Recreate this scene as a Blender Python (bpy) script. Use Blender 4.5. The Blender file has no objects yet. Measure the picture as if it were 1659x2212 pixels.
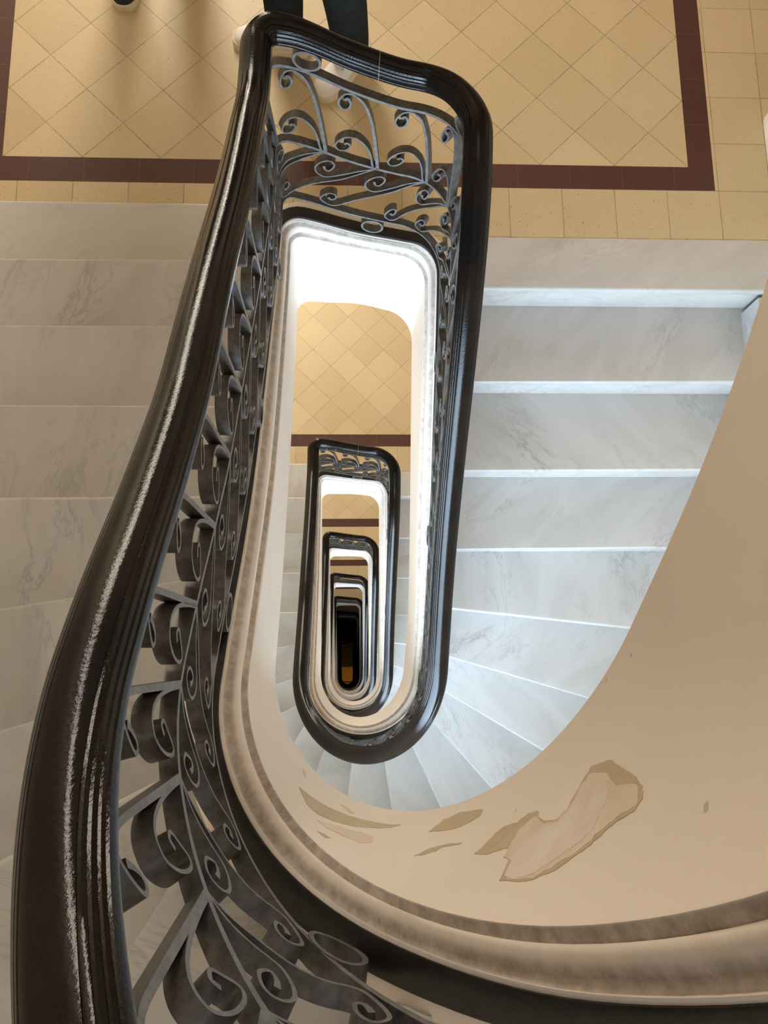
import bpy, bmesh, math, random
from mathutils import Vector, Matrix
random.seed(7)
SC = bpy.context.scene
COL = SC.collection
PI = math.pi
# ------------------------------------------------------------------ camera, light, exposure
D0, H = 2.8181, 3.5663            # eye above the landing floor, storey height
RISE = H / 21
cam_d = bpy.data.cameras.new('camera')
cam = bpy.data.objects.new('camera', cam_d)
COL.objects.link(cam)
cam.location = (0, 0, D0)
cam.rotation_euler = (0.1958, -0.0448, -0.0117)
cam_d.sensor_width = 36.0
cam_d.sensor_fit = 'AUTO'
cam_d.lens = 1814.5 / 2212 * 36.0
cam_d.clip_start = 0.02
cam_d.clip_end = 200
SC.camera = cam
SC.view_settings.view_transform = 'Standard'
SC.view_settings.look = 'None'
SC.view_settings.gamma = 1.0
SC.view_settings.use_curve_mapping = False
SC.view_settings.exposure = 0.0
SC.cycles.use_denoising = True
SC.cycles.max_bounces = 10
SC.cycles.diffuse_bounces = 6
SC.cycles.glossy_bounces = 4
world = bpy.data.worlds.new('world')
SC.world = world
world.use_nodes = True
world.node_tree.nodes['Background'].inputs[0].default_value = (0.55, 0.62, 0.72, 1)
world.node_tree.nodes['Background'].inputs[1].default_value = 0.12
WIN_POWER = {-1: 5.0, 0: 124.0, 1: 126.0, 2: 112.0, 3: 70.0, 4: 6.0}     # daylight on each half-landing window
WIN_COL = (0.60, 0.79, 1.0)
LAMP_POWER = {-1: 17.0, 0: 60.0, 1: 60.0, 2: 55.0, 3: 32.0, 4: 5.0}
LAMP_COL = (1.0, 0.88, 0.70)
SKY_POWER = 24.0

def area(name, loc, rot, sx, sy, power, col, parent=None, spread=180):
    l = bpy.data.lights.new(name, 'AREA')
    l.shape = 'RECTANGLE'; l.size = sx; l.size_y = sy; l.energy = power; l.color = col
    o = bpy.data.objects.new(name, l)
    COL.objects.link(o); o.location = loc; o.rotation_euler = rot
    if parent: o.parent = parent
    l.spread = math.radians(spread)
    return o
# skylight over the well
area('skylight_daylight', (0.1, 0.9, 5.9), (0, 0, 0), 1.6, 2.2, SKY_POWER, (0.95, 0.97, 1.0))

# ------------------------------------------------------------------ helpers
def tag(o, label=None, cat=None, group=None, kind=None):
    if label: o['label'] = label
    if cat: o['category'] = cat
    if group: o['group'] = group
    if kind: o['kind'] = kind
    return o
def empty(name, loc=(0, 0, 0), parent=None):
    o = bpy.data.objects.new(name, None)
    COL.objects.link(o); o.location = loc; o.empty_display_size = 0.1
    if parent: o.parent = parent
    return o
def mesh_obj(name, verts, faces, mats, parent=None, smooth=False, midx=None, uvs=None, loc=(0, 0, 0)):
    me = bpy.data.meshes.new(name)
    me.from_pydata([tuple(v) for v in verts], [], faces)
    if not isinstance(mats, (list, tuple)): mats = [mats]
    for m in mats: me.materials.append(m)
    if midx: me.polygons.foreach_set('material_index', midx)
    if smooth is True: me.polygons.foreach_set('use_smooth', [True] * len(faces))
    if uvs:
        ul = me.uv_layers.new(name='UVMap')
        flat = []
        for f in faces:
            for i in f: flat += [uvs[i][0], uvs[i][1]]
        ul.data.foreach_set('uv', flat)
    me.update()
    o = bpy.data.objects.new(name, me)
    COL.objects.link(o); o.location = loc
    if parent: o.parent = parent
    return o
def recalc(o):
    bm = bmesh.new(); bm.from_mesh(o.data)
    bmesh.ops.recalc_face_normals(bm, faces=bm.faces); bm.to_mesh(o.data); bm.free()
    return o
def auto_smooth(o, deg=35):
    me = o.data
    bm = bmesh.new(); bm.from_mesh(me)
    for f in bm.faces: f.smooth = True
    for e in bm.edges:
        if len(e.link_faces) == 2: e.smooth = e.calc_face_angle(0) < math.radians(deg)
    bm.to_mesh(me); bm.free()
    return o
def box(name, lo, hi, m, parent=None, bevel=0.0):
    x0, y0, z0 = lo; x1, y1, z1 = hi
    v = [(x0,y0,z0),(x1,y0,z0),(x1,y1,z0),(x0,y1,z0),(x0,y0,z1),(x1,y0,z1),(x1,y1,z1),(x0,y1,z1)]
    f = [(0,3,2,1),(4,5,6,7),(0,1,5,4),(1,2,6,5),(2,3,7,6),(3,0,4,7)]
    o = mesh_obj(name, v, f, m, parent)
    if bevel:
        b = o.modifiers.new('bevel', 'BEVEL'); b.width = bevel; b.segments = 2; b.limit_method = 'ANGLE'
    return o
def copy_tree(o, parent=None, dz=0.0):
    c = o.copy(); COL.objects.link(c); c.parent = parent
    c.location = (o.location[0], o.location[1], o.location[2] + dz)
    for ch in list(o.children): copy_tree(ch, c, 0.0)
    return c
def sweep(secs, closed_sec=True, caps=True, u_of=None):
    """secs: list of rings of 3-D points -> verts, faces, uvs"""
    n = len(secs[0]); V = []; F = []; U = []
    for i, s in enumerate(secs):
        for j, p in enumerate(s):
            V.append(p); U.append((u_of[i] if u_of else i / 10.0, j / (n - 1 if n > 1 else 1)))
    m = n if closed_sec else n - 1
    for i in range(len(secs) - 1):
        for j in range(m):
            a = i * n + j; b = i * n + (j + 1) % n
            F.append((a, b, b + n, a + n))
    if caps and closed_sec:
        F.append(tuple(range(n - 1, -1, -1))); F.append(tuple(range((len(secs) - 1) * n, len(secs) * n)))
    return V, F, U

# ------------------------------------------------------------------ materials (procedural)
def mat(name, col=(0.8, 0.8, 0.8), rough=0.5, metal=0.0, spec=0.5):
    m = bpy.data.materials.new(name); m.use_nodes = True
    b = m.node_tree.nodes['Principled BSDF']
    b.inputs['Base Color'].default_value = (*col, 1)
    b.inputs['Roughness'].default_value = rough
    b.inputs['Metallic'].default_value = metal
    b.inputs['Specular IOR Level'].default_value = spec
    return m, m.node_tree, b
class NT:
    def __init__(s, nt): s.nt = nt
    def n(s, t, **kw):
        x = s.nt.nodes.new(t)
        for k, v in kw.items(): setattr(x, k, v)
        return x
    def l(s, a, b): s.nt.links.new(a, b)
    def math(s, op, a, b=None, c=None):
        x = s.n('ShaderNodeMath', operation=op)
        for i, v in enumerate((a, b, c)):
            if v is None: continue
            if isinstance(v, (int, float)): x.inputs[i].default_value = v
            else: s.l(v, x.inputs[i])
        return x.outputs[0]
    def mix(s, f, a, b, mode='MIX'):
        x = s.n('ShaderNodeMix', data_type='RGBA', blend_type=mode)
        for i, v in ((0, f), (6, a), (7, b)):
            if isinstance(v, (int, float)): x.inputs[i].default_value = v if i == 0 else (v, v, v, 1)
            elif isinstance(v, tuple): x.inputs[i].default_value = (*v, 1)
            else: s.l(v, x.inputs[i])
        return x.outputs[2]
    def ramp(s, f, pts):
        x = s.n('ShaderNodeValToRGB'); e = x.color_ramp.elements
        col = lambda c: (c, c, c, 1) if isinstance(c, (int, float)) else (*c, 1)
        e[0].position = pts[0][0]; e[0].color = col(pts[0][1])
        e[1].position = pts[-1][0]; e[1].color = col(pts[-1][1])
        for p, c in pts[1:-1]: e.new(p).color = col(c)
        s.l(f, x.inputs[0]); return x.outputs[0]
    def noise(s, vec, scale, detail=4, rough=0.55, dist=0.0):
        x = s.n('ShaderNodeTexNoise'); x.inputs['Scale'].default_value = scale; x.inputs['Detail'].default_value = detail
        x.inputs['Roughness'].default_value = rough; x.inputs['Distortion'].default_value = dist
        if vec is not None: s.l(vec, x.inputs['Vector'])
        return x.outputs['Fac']
    def bump(s, hgt, strength, dist, bsdf):
        x = s.n('ShaderNodeBump'); x.inputs['Strength'].default_value = strength; x.inputs['Distance'].default_value = dist
        s.l(hgt, x.inputs['Height']); s.l(x.outputs[0], bsdf.inputs['Normal'])
    def objco(s): return s.n('ShaderNodeTexCoord').outputs['Object']

def marble_material():
    m, nt, b = mat('carrara_marble', rough=0.32)
    N = NT(nt)
    geo = N.n('ShaderNodeNewGeometry').outputs['Position']
    inf = N.n('ShaderNodeObjectInfo')
    off = N.n('ShaderNodeVectorMath', operation='SCALE'); N.l(inf.outputs['Random'], off.inputs['Scale'])
    off.inputs[0].default_value = (37.0, 53.0, 71.0)
    add = N.n('ShaderNodeVectorMath', operation='ADD'); N.l(geo, add.inputs[0]); N.l(off.outputs[0], add.inputs[1])
    rot = N.n('ShaderNodeVectorRotate', rotation_type='Z_AXIS'); N.l(add.outputs[0], rot.inputs['Vector'])
    N.l(N.math('MULTIPLY', inf.outputs['Random'], 5.0), rot.inputs['Angle'])
    mp = N.n('ShaderNodeMapping'); N.l(rot.outputs[0], mp.inputs['Vector']); mp.inputs['Scale'].default_value = (1.0, 3.0, 2.0)
    v = mp.outputs[0]
    wide = N.noise(v, 2.2, 5, 0.6, 0.6)
    veins = N.math('ABSOLUTE', N.math('SUBTRACT', N.noise(v, 3.4, 9, 0.66, 0.5), 0.5))
    vein = N.ramp(veins, [(0.0, 1.0), (0.008, 0.5), (0.03, 0.0)])
    gate = N.ramp(N.noise(v, 1.6, 3, 0.5), [(0.48, 0.0), (0.70, 1.0)])
    cloud = N.ramp(wide, [(0.32, (0.445, 0.433, 0.410)), (0.52, (0.505, 0.494, 0.474)), (0.72, (0.545, 0.537, 0.52))])
    c1 = N.mix(N.math('MULTIPLY', N.math('MULTIPLY', vein, gate), 0.66), cloud, (0.22, 0.215, 0.21))
    sp = N.ramp(N.noise(geo, 60.0, 3, 0.6), [(0.70, 0.0), (0.76, 1.0)])
    c2 = N.mix(N.math('MULTIPLY', N.math('MULTIPLY', sp, gate), 0.45), c1, (0.22, 0.20, 0.18))
    N.l(c2, b.inputs['Base Color'])
    N.l(N.ramp(wide, [(0.3, 0.42), (0.7, 0.28)]), b.inputs['Roughness'])
    return m
def plaster_material():
    """cream wall paint on the inner face of the string, dirty on the ledges; v runs down the section"""
    m, nt, b = mat('cream_paint', rough=0.55)
    N = NT(nt)
    uv = N.n('ShaderNodeUVMap'); sep = N.n('ShaderNodeSeparateXYZ'); N.l(uv.outputs[0], sep.inputs[0])
    geo = N.n('ShaderNodeNewGeometry').outputs['Position']
    base = N.mix(N.ramp(N.noise(geo, 3.0, 5, 0.6), [(0.3, 0.0), (0.7, 1.0)]), (0.76, 0.685, 0.605), (0.805, 0.73, 0.655))
    g = N.noise(geo, 22.0, 7, 0.65)
    u = N.math('ADD', sep.outputs[1], N.math('MULTIPLY', N.math('SUBTRACT', g, 0.5), 0.012))
    dirt = N.ramp(u, [(0.0, 0.0), (0.018, 0.1), (0.032, 0.85), (0.10, 0.72), (0.155, 0.95), (0.178, 0.25), (0.25, 0.12), (0.322, 0.2), (0.336, 0.95), (0.379, 0.9), (0.388, 0.0)])
    fleck = N.ramp(N.noise(geo, 38.0, 7, 0.72), [(0.36, 0.45), (0.62, 1.0)])
    d = N.math('MULTIPLY', N.math('MULTIPLY', dirt, fleck), 0.80)
    col = N.mix(d, base, (0.21, 0.165, 0.125))
    spots = N.ramp(N.noise(geo, 34.0, 2, 0.5), [(0.755, 0.0), (0.775, 1.0)])
    col = N.mix(N.math('MULTIPLY', spots, 0.5), col, (0.25, 0.17, 0.11))
    N.l(col, b.inputs['Base Color'])
    N.bump(N.noise(geo, 14.0, 6, 0.6), 0.10, 0.004, b)
    return m
def wood_material():
    m, nt, b = mat('black_lacquered_wood', (0.012, 0.009, 0.007), 0.2, spec=0.16)
    N = NT(nt)
    geo = N.n('ShaderNodeNewGeometry').outputs['Position']
    n1 = N.noise(geo, 6.0, 4, 0.6)
    N.l(N.mix(N.ramp(n1, [(0.35, 0.0), (0.7, 1.0)]), (0.004, 0.0035, 0.0035), (0.012, 0.008, 0.006)), b.inputs['Base Color'])
    f = N.noise(geo, 260.0, 3, 0.6)
    N.l(N.ramp(N.noise(geo, 25.0, 4, 0.6), [(0.3, 0.07), (0.75, 0.14)]), b.inputs['Roughness'])
    N.bump(f, 0.30, 0.0009, b)
    return m
def iron_material(name, c0, c1, rough):
    m, nt, b = mat(name, c0, rough, metal=0.25, spec=0.5)
    N = NT(nt)
    geo = N.n('ShaderNodeNewGeometry').outputs['Position']
    f = N.ramp(N.noise(geo, 55.0, 6, 0.7), [(0.35, 0.0), (0.72, 1.0)])
    N.l(N.mix(f, c0, c1), b.inputs['Base Color'])
    N.bump(N.noise(geo, 180.0, 4, 0.6), 0.25, 0.001, b)
    return m
def floor_material():
    m, nt, b = mat('terrazzo_tile', rough=0.42)
    N = NT(nt)
    sep = N.n('ShaderNodeSeparateXYZ'); N.l(N.objco(), sep.inputs[0])
    x, y = sep.outputs[0], sep.outputs[1]
    GX, GY, BI, BO, XL, XR, XO, XLO, RX = 0.8784, 2.3146, 1.8887, 1.7907, -1.2477, 1.3035, 1.4001, -1.345, 0.6131
    dx = N.math('SUBTRACT', x, GX); dy = N.math('SUBTRACT', y, GY)
    k = 1.0 / (0.2 * math.sqrt(2))
    gi = N.math('MULTIPLY', N.math('SUBTRACT', dx, dy), k)
    gj = N.math('MULTIPLY', N.math('ADD', dx, dy), k)
    si = N.math('MULTIPLY', N.math('SUBTRACT', x, RX), 5.0)
    sj = N.math('MULTIPLY', N.math('SUBTRACT', y, BO), 5.0)
    bi_ = N.math('MULTIPLY', N.math('SUBTRACT', x, RX + 0.035), 5.0)
    bj_ = N.math('MULTIPLY', N.math('SUBTRACT', y, 2.07), 5.0)
    def inside(v, lo, hi): return N.math('MULTIPLY', N.math('GREATER_THAN', v, lo), N.math('LESS_THAN', v, hi))
    in_field = N.math('MULTIPLY', inside(x, XL, XR), N.math('GREATER_THAN', y, BI))
    in_outer = N.math('MULTIPLY', inside(x, XLO, XO), N.math('GREATER_THAN', y, BO))
    border = N.math('SUBTRACT', in_outer, in_field)
    def grout(a, w):   # 1 on a joint
        fr = N.math('FRACT', a); d = N.math('MINIMUM', fr, N.math('SUBTRACT', 1.0, fr))
        return N.math('SUBTRACT', 1.0, N.math('SMOOTH_MIN', 1.0, N.math('DIVIDE', d, w), 0.1))
    wob = N.math('MULTIPLY', N.math('SUBTRACT', N.noise(N.objco(), 9.0, 4, 0.7), 0.15), 0.030)
    wob = N.math('MAXIMUM', wob, 0.005)
    jd = N.math('MAXIMUM', grout(gi, wob), grout(gj, wob))
    js = N.math('MAXIMUM', grout(si, wob), grout(sj, wob))
    horiz = N.math('MULTIPLY', border, N.math('LESS_THAN', y, BI))
    jb = N.math('ADD', N.math('MULTIPLY', horiz, grout(bi_, 0.008)), N.math('MULTIPLY', N.math('SUBTRACT', 1.0, horiz), grout(bj_, 0.008)))
    def cell(a, c):
        cb = N.n('ShaderNodeCombineXYZ'); N.l(N.math('FLOOR', a), cb.inputs[0]); N.l(N.math('FLOOR', c), cb.inputs[1])
        w = N.n('ShaderNodeTexWhiteNoise', noise_dimensions='3D'); N.l(cb.outputs[0], w.inputs['Vector']); return w.outputs['Value']
    rnd = N.mix(in_field, cell(si, sj), cell(gi, gj))
    tone = N.mix(rnd, (0.52, 0.415, 0.25), (0.61, 0.495, 0.315))
    mott = N.ramp(N.noise(N.objco(), 5.0, 5, 0.6), [(0.3, 0.0), (0.7, 1.0)])
    tone = N.mix(N.math('MULTIPLY', mott, 0.35), tone, (0.61, 0.48, 0.31))
    gr = N.ramp(N.noise(N.objco(), 150.0, 3, 0.7), [(0.40, 0.0), (0.66, 1.0)])
    tone = N.mix(N.math('MULTIPLY', gr, 0.22), tone, (0.30, 0.215, 0.11))
    spk = N.ramp(N.noise(N.objco(), 85.0, 2, 0.6), [(0.685, 0.0), (0.71, 1.0)])
    more = N.mix(N.math('LESS_THAN', y, BO), 0.55, 1.0)
    tone = N.mix(N.math('MULTIPLY', spk, N.math('MULTIPLY', more, 0.8)), tone, (0.13, 0.085, 0.04))
    pale = N.mix(N.math('MULTIPLY', N.math('MAXIMUM', N.math('MULTIPLY', jd, in_field), N.math('MULTIPLY', js, N.math('SUBTRACT', 1.0, in_field))), 0.85), tone, (0.15, 0.095, 0.045))
    brown = N.mix(N.math('MULTIPLY', mott, 0.5), (0.060, 0.019, 0.012), (0.082, 0.027, 0.017))
    brown = N.mix(N.math('MULTIPLY', jb, 0.45), brown, (0.24, 0.13, 0.09))
    N.l(N.mix(border, pale, brown), b.inputs['Base Color'])
    N.l(N.mix(border, 0.44, 0.55), b.inputs['Roughness'])
    return m
def simple(name, c0, c1, rough, scale=8.0, spec=0.4, bump=0.0):
    m, nt, b = mat(name, c0, rough, spec=spec)
    N = NT(nt)
    co = N.objco()
    N.l(N.mix(N.ramp(N.noise(co, scale, 5, 0.6), [(0.3, 0.0), (0.7, 1.0)]), c0, c1), b.inputs['Base Color'])
    if bump: N.bump(N.noise(co, scale * 6, 3, 0.6), bump, 0.002, b)
    return m
def emit(name, col, strength):
    m = bpy.data.materials.new(name); m.use_nodes = True; nt = m.node_tree
    for n in list(nt.nodes): nt.nodes.remove(n)
    o = nt.nodes.new('ShaderNodeOutputMaterial'); e = nt.nodes.new('ShaderNodeEmission')
    e.inputs[0].default_value = (*col, 1); e.inputs[1].default_value = strength
    nt.links.new(e.outputs[0], o.inputs[0]); return m

M_MARBLE = marble_material()
M_PLASTER = plaster_material()
M_WOOD = wood_material()
M_IRON = iron_material('worn_iron', (0.050, 0.046, 0.042), (0.125, 0.12, 0.115), 0.42)
M_LIT_EDGE = iron_material('lit_iron_edge', (0.09, 0.087, 0.083), (0.20, 0.195, 0.185), 0.45)  # well-facing bar edges: light from the bright well put into the colour
M_BAND = iron_material('black_painted_band', (0.007, 0.0065, 0.006), (0.020, 0.019, 0.018), 0.40)
M_FLOOR = floor_material()
M_WALL = simple('wall_paint', (0.74, 0.66, 0.55), (0.79, 0.72, 0.61), 0.6, 3.0)
M_SKIRT = simple('pale_skirting', (0.62, 0.63, 0.55), (0.70, 0.70, 0.62), 0.4, 6.0)
M_OLIVE = simple('old_olive_paint', (0.47, 0.395, 0.255), (0.56, 0.47, 0.33), 0.7, 30.0, bump=0.2)
M_BARE = simple('bare_plaster', (0.63, 0.545, 0.475), (0.77, 0.70, 0.645), 0.8, 14.0, bump=0.3)
M_TAN = simple('old_tan_paint', (0.66, 0.555, 0.44), (0.74, 0.635, 0.52), 0.7, 24.0, bump=0.2)
M_SEAM = simple('pale_joint_filler', (0.20, 0.16, 0.12), (0.28, 0.23, 0.18), 0.6, 20.0)

# ------------------------------------------------------------------ the stairwell's plan curves and heights
TAB = {
    'R': dict(p=[-0.2437, -0.2683, 0.3704, 0.3705, 1.5464, 1.5236, -0.3597, 0.0249, 0.0833, 0.1997],
              k=[0.1773, 0.2731, 0.3404, 0.3688, 0.3786, 0.4047, 0.4168, 0.3963, 0.3768, 0.366, 0.3457, 0.3168, 0.2853, 0.1939, 0.0849, 0.0365, -0.0328, -0.1566, -0.2823, -0.3313, -0.3116, -0.2508, -0.1801, -0.117, -0.0743, -0.0584, -0.0585, -0.0501, -0.0094, 0.0734]),
    'C': dict(p=[-0.2078, -0.2192, 0.3235, 0.336, 1.4931, 1.4747, -0.2896, -0.009, 0.0688, 0.096],
              k=[0.9906, 1.0846, 1.1347, 1.1454, 1.1574, 1.1809, 1.1889, 1.1743, 1.1472, 1.1162, 1.0843, 1.0531, 1.0176, 0.9609, 0.8889, 0.8278, 0.7447, 0.6629, 0.6054, 0.571, 0.5503, 0.534, 0.5181, 0.5032, 0.4918, 0.4919, 0.5157, 0.5774, 0.6862, 0.8337]),
    'G': dict(p=[-0.1814, -0.1848, 0.2874, 0.3013, 1.4799, 1.4659, -0.2476, 0.021, 0.0391, 0.0852],
              k=[1.0424, 1.1772, 1.2702, 1.3104, 1.327, 1.3445, 1.3559, 1.3485, 1.3211, 1.2819, 1.2365, 1.1881, 1.134, 1.0628, 0.9869, 0.9115, 0.8274, 0.7547, 0.7127, 0.6942, 0.6876, 0.682, 0.6693, 0.6468, 0.6181, 0.5939, 0.5906, 0.6262, 0.7175, 0.8733]),
    'L': dict(p=[-0.186, -0.1595, 0.2838, 0.3046, 1.4787, 1.4867, -0.2229, 0.0444, 0.059, 0.0972],
              k=[1.5257, 1.5664, 1.5955, 1.6236, 1.6385, 1.6438, 1.6471, 1.6508, 1.6518, 1.6478, 1.6397, 1.6283, 1.6066, 1.5586, 1.4783, 1.3774, 1.3298, 1.3014, 1.2649, 1.2238, 1.1842, 1.1488, 1.1174, 1.0908, 1.074, 1.0799, 1.126, 1.235, 1.3639, 1.462]),
}
NK = 30
class Curve:
    """closed plan curve with a height that falls one storey per turn; u = turns, u=.5 on the landing side"""
    def __init__(s, p, k, off=0.0):
        xLt, xLb, xRt, xRb, T, Tr, yb, cy, rc1, rc2 = p
        o = off
        xLt += o; xLb += o; xRt -= o; xRb -= o; T -= o; Tr -= o; yb += o
        rc1 = max(rc1 - o, 0.045); rc2 = max(rc2 - o, 0.045)
        a = (xRb - xLb) / 2; cx = (xLb + xRb) / 2; b = cy - yb; P = []
        lin = lambda q0, q1, n: [q0 + (q1 - q0) * i / (n - 1) for i in range(n)]
        for t in lin(0, PI / 2, 60): P.append((cx - a * math.sin(t), cy - b * math.cos(t)))
        y1 = T - rc1
        for y in lin(cy, y1, 60)[1:]:
            w = (y - cy) / (y1 - cy); w = w * w * (3 - 2 * w) * .5 + w * .5; P.append((xLb + (xLt - xLb) * w, y))
        for t in lin(0, PI / 2, 24)[1:]: P.append((xLt + rc1 - rc1 * math.cos(t), T - rc1 + rc1 * math.sin(t)))
        x0, x1 = xLt + rc1, xRt - rc2
        for x in lin(x0, x1, 30)[1:]: P.append((x, T + (Tr - T) * (x - x0) / (x1 - x0)))
        for t in lin(0, PI / 2, 24)[1:]: P.append((xRt - rc2 + rc2 * math.sin(t), Tr - rc2 + rc2 * math.cos(t)))
        y1 = Tr - rc2
        for y in lin(y1, cy, 60)[1:]:
            w = (y - cy) / (y1 - cy); w = w * w * (3 - 2 * w) * .5 + w * .5; P.append((xRb + (xRt - xRb) * w, y))
        for t in lin(0, PI / 2, 60)[1:]: P.append((cx + a * math.cos(t), cy - b * math.sin(t)))
        S = [0.0]
        for q0, q1 in zip(P[:-1], P[1:]): S.append(S[-1] + math.hypot(q1[0] - q0[0], q1[1] - q0[1]))
        s.L = S[-1]; s.P = P; s.S = [v / S[-1] for v in S]; s.k = k
    def xy(s, u):
        u = u % 1.0
        import bisect
        i = min(max(bisect.bisect_right(s.S, u) - 1, 0), len(s.P) - 2)
        w = (u - s.S[i]) / max(s.S[i + 1] - s.S[i], 1e-9)
        return (s.P[i][0] + (s.P[i + 1][0] - s.P[i][0]) * w, s.P[i][1] + (s.P[i + 1][1] - s.P[i][1]) * w)
    def nrm(s, u):
        """horizontal unit normal pointing away from the well"""
        e = 0.004
        a = s.xy(u - e); b = s.xy(u + e); dx, dy = b[0] - a[0], b[1] - a[1]; l = math.hypot(dx, dy)
        return (-dy / l, dx / l)
    def depth(s, u):
        x = (u % 1.0) * NK; i = int(math.floor(x)); w = x - i; k = s.k
        a, b, c, d = k[(i - 1) % NK], k[i % NK], k[(i + 1) % NK], k[(i + 2) % NK]
        return H * u + b + .5 * w * (c - a + w * (2 * a - 5 * b + 4 * c - d + w * (3 * (b - c) + d - a)))
    def z(s, u): return D0 - s.depth(u)
    def pt(s, u): x, y = s.xy(u); return Vector((x, y, s.z(u)))
CR = Curve(**TAB['R']); CC = Curve(**TAB['C']); CG = Curve(**TAB['G']); CL = Curve(**TAB['L'])
CI = Curve(TAB['R']['p'], TAB['R']['k'], 0.040)      # the plane of the ironwork

# ------------------------------------------------------------------ setting: walls, floors, ceiling
WX0, WX1, WC, WR = -1.49, 1.60, 0.055, 1.545        # stair walls left / right, centre and radius of the round end
BOTTOM = -H * 11
TOP = H + 2.95
N_ST = 11                                           # storeys below the camera's landing
def wall_pt(a):  # round end of the stair, a = angle from the left wall through south to the right wall
    return (WC - WR * math.cos(a), -WR * math.sin(a))
def wall_strip(name, pts, z0, z1, m, kind='structure'):
    V = []; F = []
    for x, y in pts: V += [(x, y, z0), (x, y, z1)]
    for i in range(len(pts) - 1): F.append((2 * i, 2 * i + 2, 2 * i + 3, 2 * i + 1))
    o = mesh_obj(name, V, F, m, smooth=True); return tag(o, kind=kind)
wall_strip('wall_south', [wall_pt(PI * i / 48) for i in range(49)], BOTTOM - .3, TOP, M_WALL)
box('wall_left', (WX0 - .2, 0, BOTTOM - .3), (WX0, 4.9, TOP), M_WALL)['kind'] = 'structure'
box('wall_back', (WX0, 4.7, BOTTOM - .3), (3.3, 4.9, TOP), M_WALL)['kind'] = 'structure'
box('wall_far', (3.1, 1.6, BOTTOM - .3), (3.3, 4.7, TOP), M_WALL)['kind'] = 'structure'
# right wall of the stair ends in a pier with a rounded corner beside the landing
pier = [(WX1, 0), (WX1, 1.70), (1.635, 1.72), (1.635, 2.08)] + [(1.675 - .04 * math.cos(t * PI / 16), 2.08 + .04 * math.sin(t * PI / 16)) for t in range(1, 9)] + [(1.80, 2.12), (3.1, 2.12)][:1] + [(1.80, 0)]
def prism(name, pts, z0, z1, m, parent=None):
    n = len(pts); V = [(x, y, z0) for x, y in pts] + [(x, y, z1) for x, y in pts]
    F = [tuple(range(n - 1, -1, -1)), tuple(range(n, 2 * n))] + [(i, (i + 1) % n, n + (i + 1) % n, n + i) for i in range(n)]
    return recalc(mesh_obj(name, V, F, m, parent))
tag(prism('wall_right', pier, BOTTOM - .3, TOP, M_WALL), kind='structure')
tag(box('wall_right.001', (1.80, 1.45, BOTTOM - .3), (3.3, 1.60, TOP), M_WALL), kind='structure')
skirt = [(1.616, 1.73), (1.616, 2.08)] + [(1.676 - .06 * math.cos(t * PI / 16), 2.08 + .06 * math.sin(t * PI / 16)) for t in range(1, 9)] + [(1.80, 2.14), (1.80, 1.73)]
bb = tag(prism('baseboard_right', skirt, 0.0, 0.16, M_SKIRT), kind='structure')
tag(box('ceiling', (WX0, -1.6, TOP), (3.3, 4.9, TOP + .2), M_WALL), kind='structure')
# landing slab of each storey; the tile pattern is in its material
front = [(WX0, 1.57), (-.275, 1.57), (-.20, 1.548), (.30, 1.540), (.36, 1.54), (.36, 1.588), (1.80, 1.588), (1.80, 1.60), (3.1, 1.60), (3.1, 4.7), (WX0, 4.7)]
fl = tag(prism('floor', front, -.27, 0.0, M_FLOOR), kind='structure')
for k in [-1] + list(range(1, N_ST)):
    f = fl.copy(); COL.objects.link(f); f.location.z = -H * k
    if k != -1 and k < 5:
        s_ = bb.copy(); COL.objects.link(s_); s_.location.z = -H * k
M_GROUND = simple('unlit_ground_tiles', (0.03, 0.025, 0.02), (0.05, 0.04, 0.03), 0.6, 12.0)  # dark colour stands in for the unlit ground floor
tag(box('floor.100', (WX0 - .2, -1.6, BOTTOM - .2), (3.3, 4.9, BOTTOM), M_GROUND), kind='structure')

# ------------------------------------------------------------------ marble flights
NOSE = [((.36, 1.384), (1.5, 1.384)), ((.36, 1.091), (1.5, 1.091)), ((.36, .789), (1.5, .789)), ((.36, .507), (1.5, .505)),
        ((.457, .277), (1.189, .192)), ((.447, .087), (1.044, -.095)), ((.443, -.062), (.877, -.325)), ((.407, -.205), (.669, -.502)),
        ((.325, -.336), (.446, -.602)), ((.189, -.403), (.223, -.628)), ((.029, -.428), (.011, -.56)), ((-.117, -.377), (-.173, -.512)),
        ((-.235, -.261), (-.301, -.365)), ((-.287, -.150), (-.556, -.281)), ((-.315, .004), (-.637, -.086)), ((-.315, .215), (-.723, .153)),
        ((-.315, .432), (-.811, .429)), ((-.317, .712), (-.899, .714)), ((-.319, 1.010), (-.989, 1.010)), ((-.327, 1.309), (-1.078, 1.308)),
        ((-.328, 1.609), (-1.168, 1.610))]
C_IN = Curve(TAB['C']['p'], TAB['C']['k'], -0.055)
def out_poly():
    P = [(WX0, 1.62)] + [wall_pt(PI * i / 96) for i in range(97)] + [(WX1, 1.62)]
    return P
OUT = out_poly()
INN = [C_IN.xy(1.0 + i / 400 - .47) for i in range(0, 377)]       # from landing's left corner ... see below
def line_hit(poly, p, d, shift=(0, 0)):
    """first crossing of ray p + t d with an open polyline -> (index + fraction, point)"""
    best = None
    for i in range(len(poly) - 1):
        (x1, y1), (x2, y2) = poly[i], poly[i + 1]
        ex, ey = x2 - x1, y2 - y1; den = d[0] * ey - d[1] * ex
        if abs(den) < 1e-12: continue
        t = ((x1 - p[0]) * ey - (y1 - p[1]) * ex) / den; w = ((x1 - p[0]) * d[1] - (y1 - p[1]) * d[0]) / den
        if -1e-6 <= w <= 1 + 1e-6 and t > -1e-6 and (best is None or t < best[0]): best = (t, i + w, (x1 + ex * w, y1 + ey * w))
    return best[1], best[2]
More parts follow.
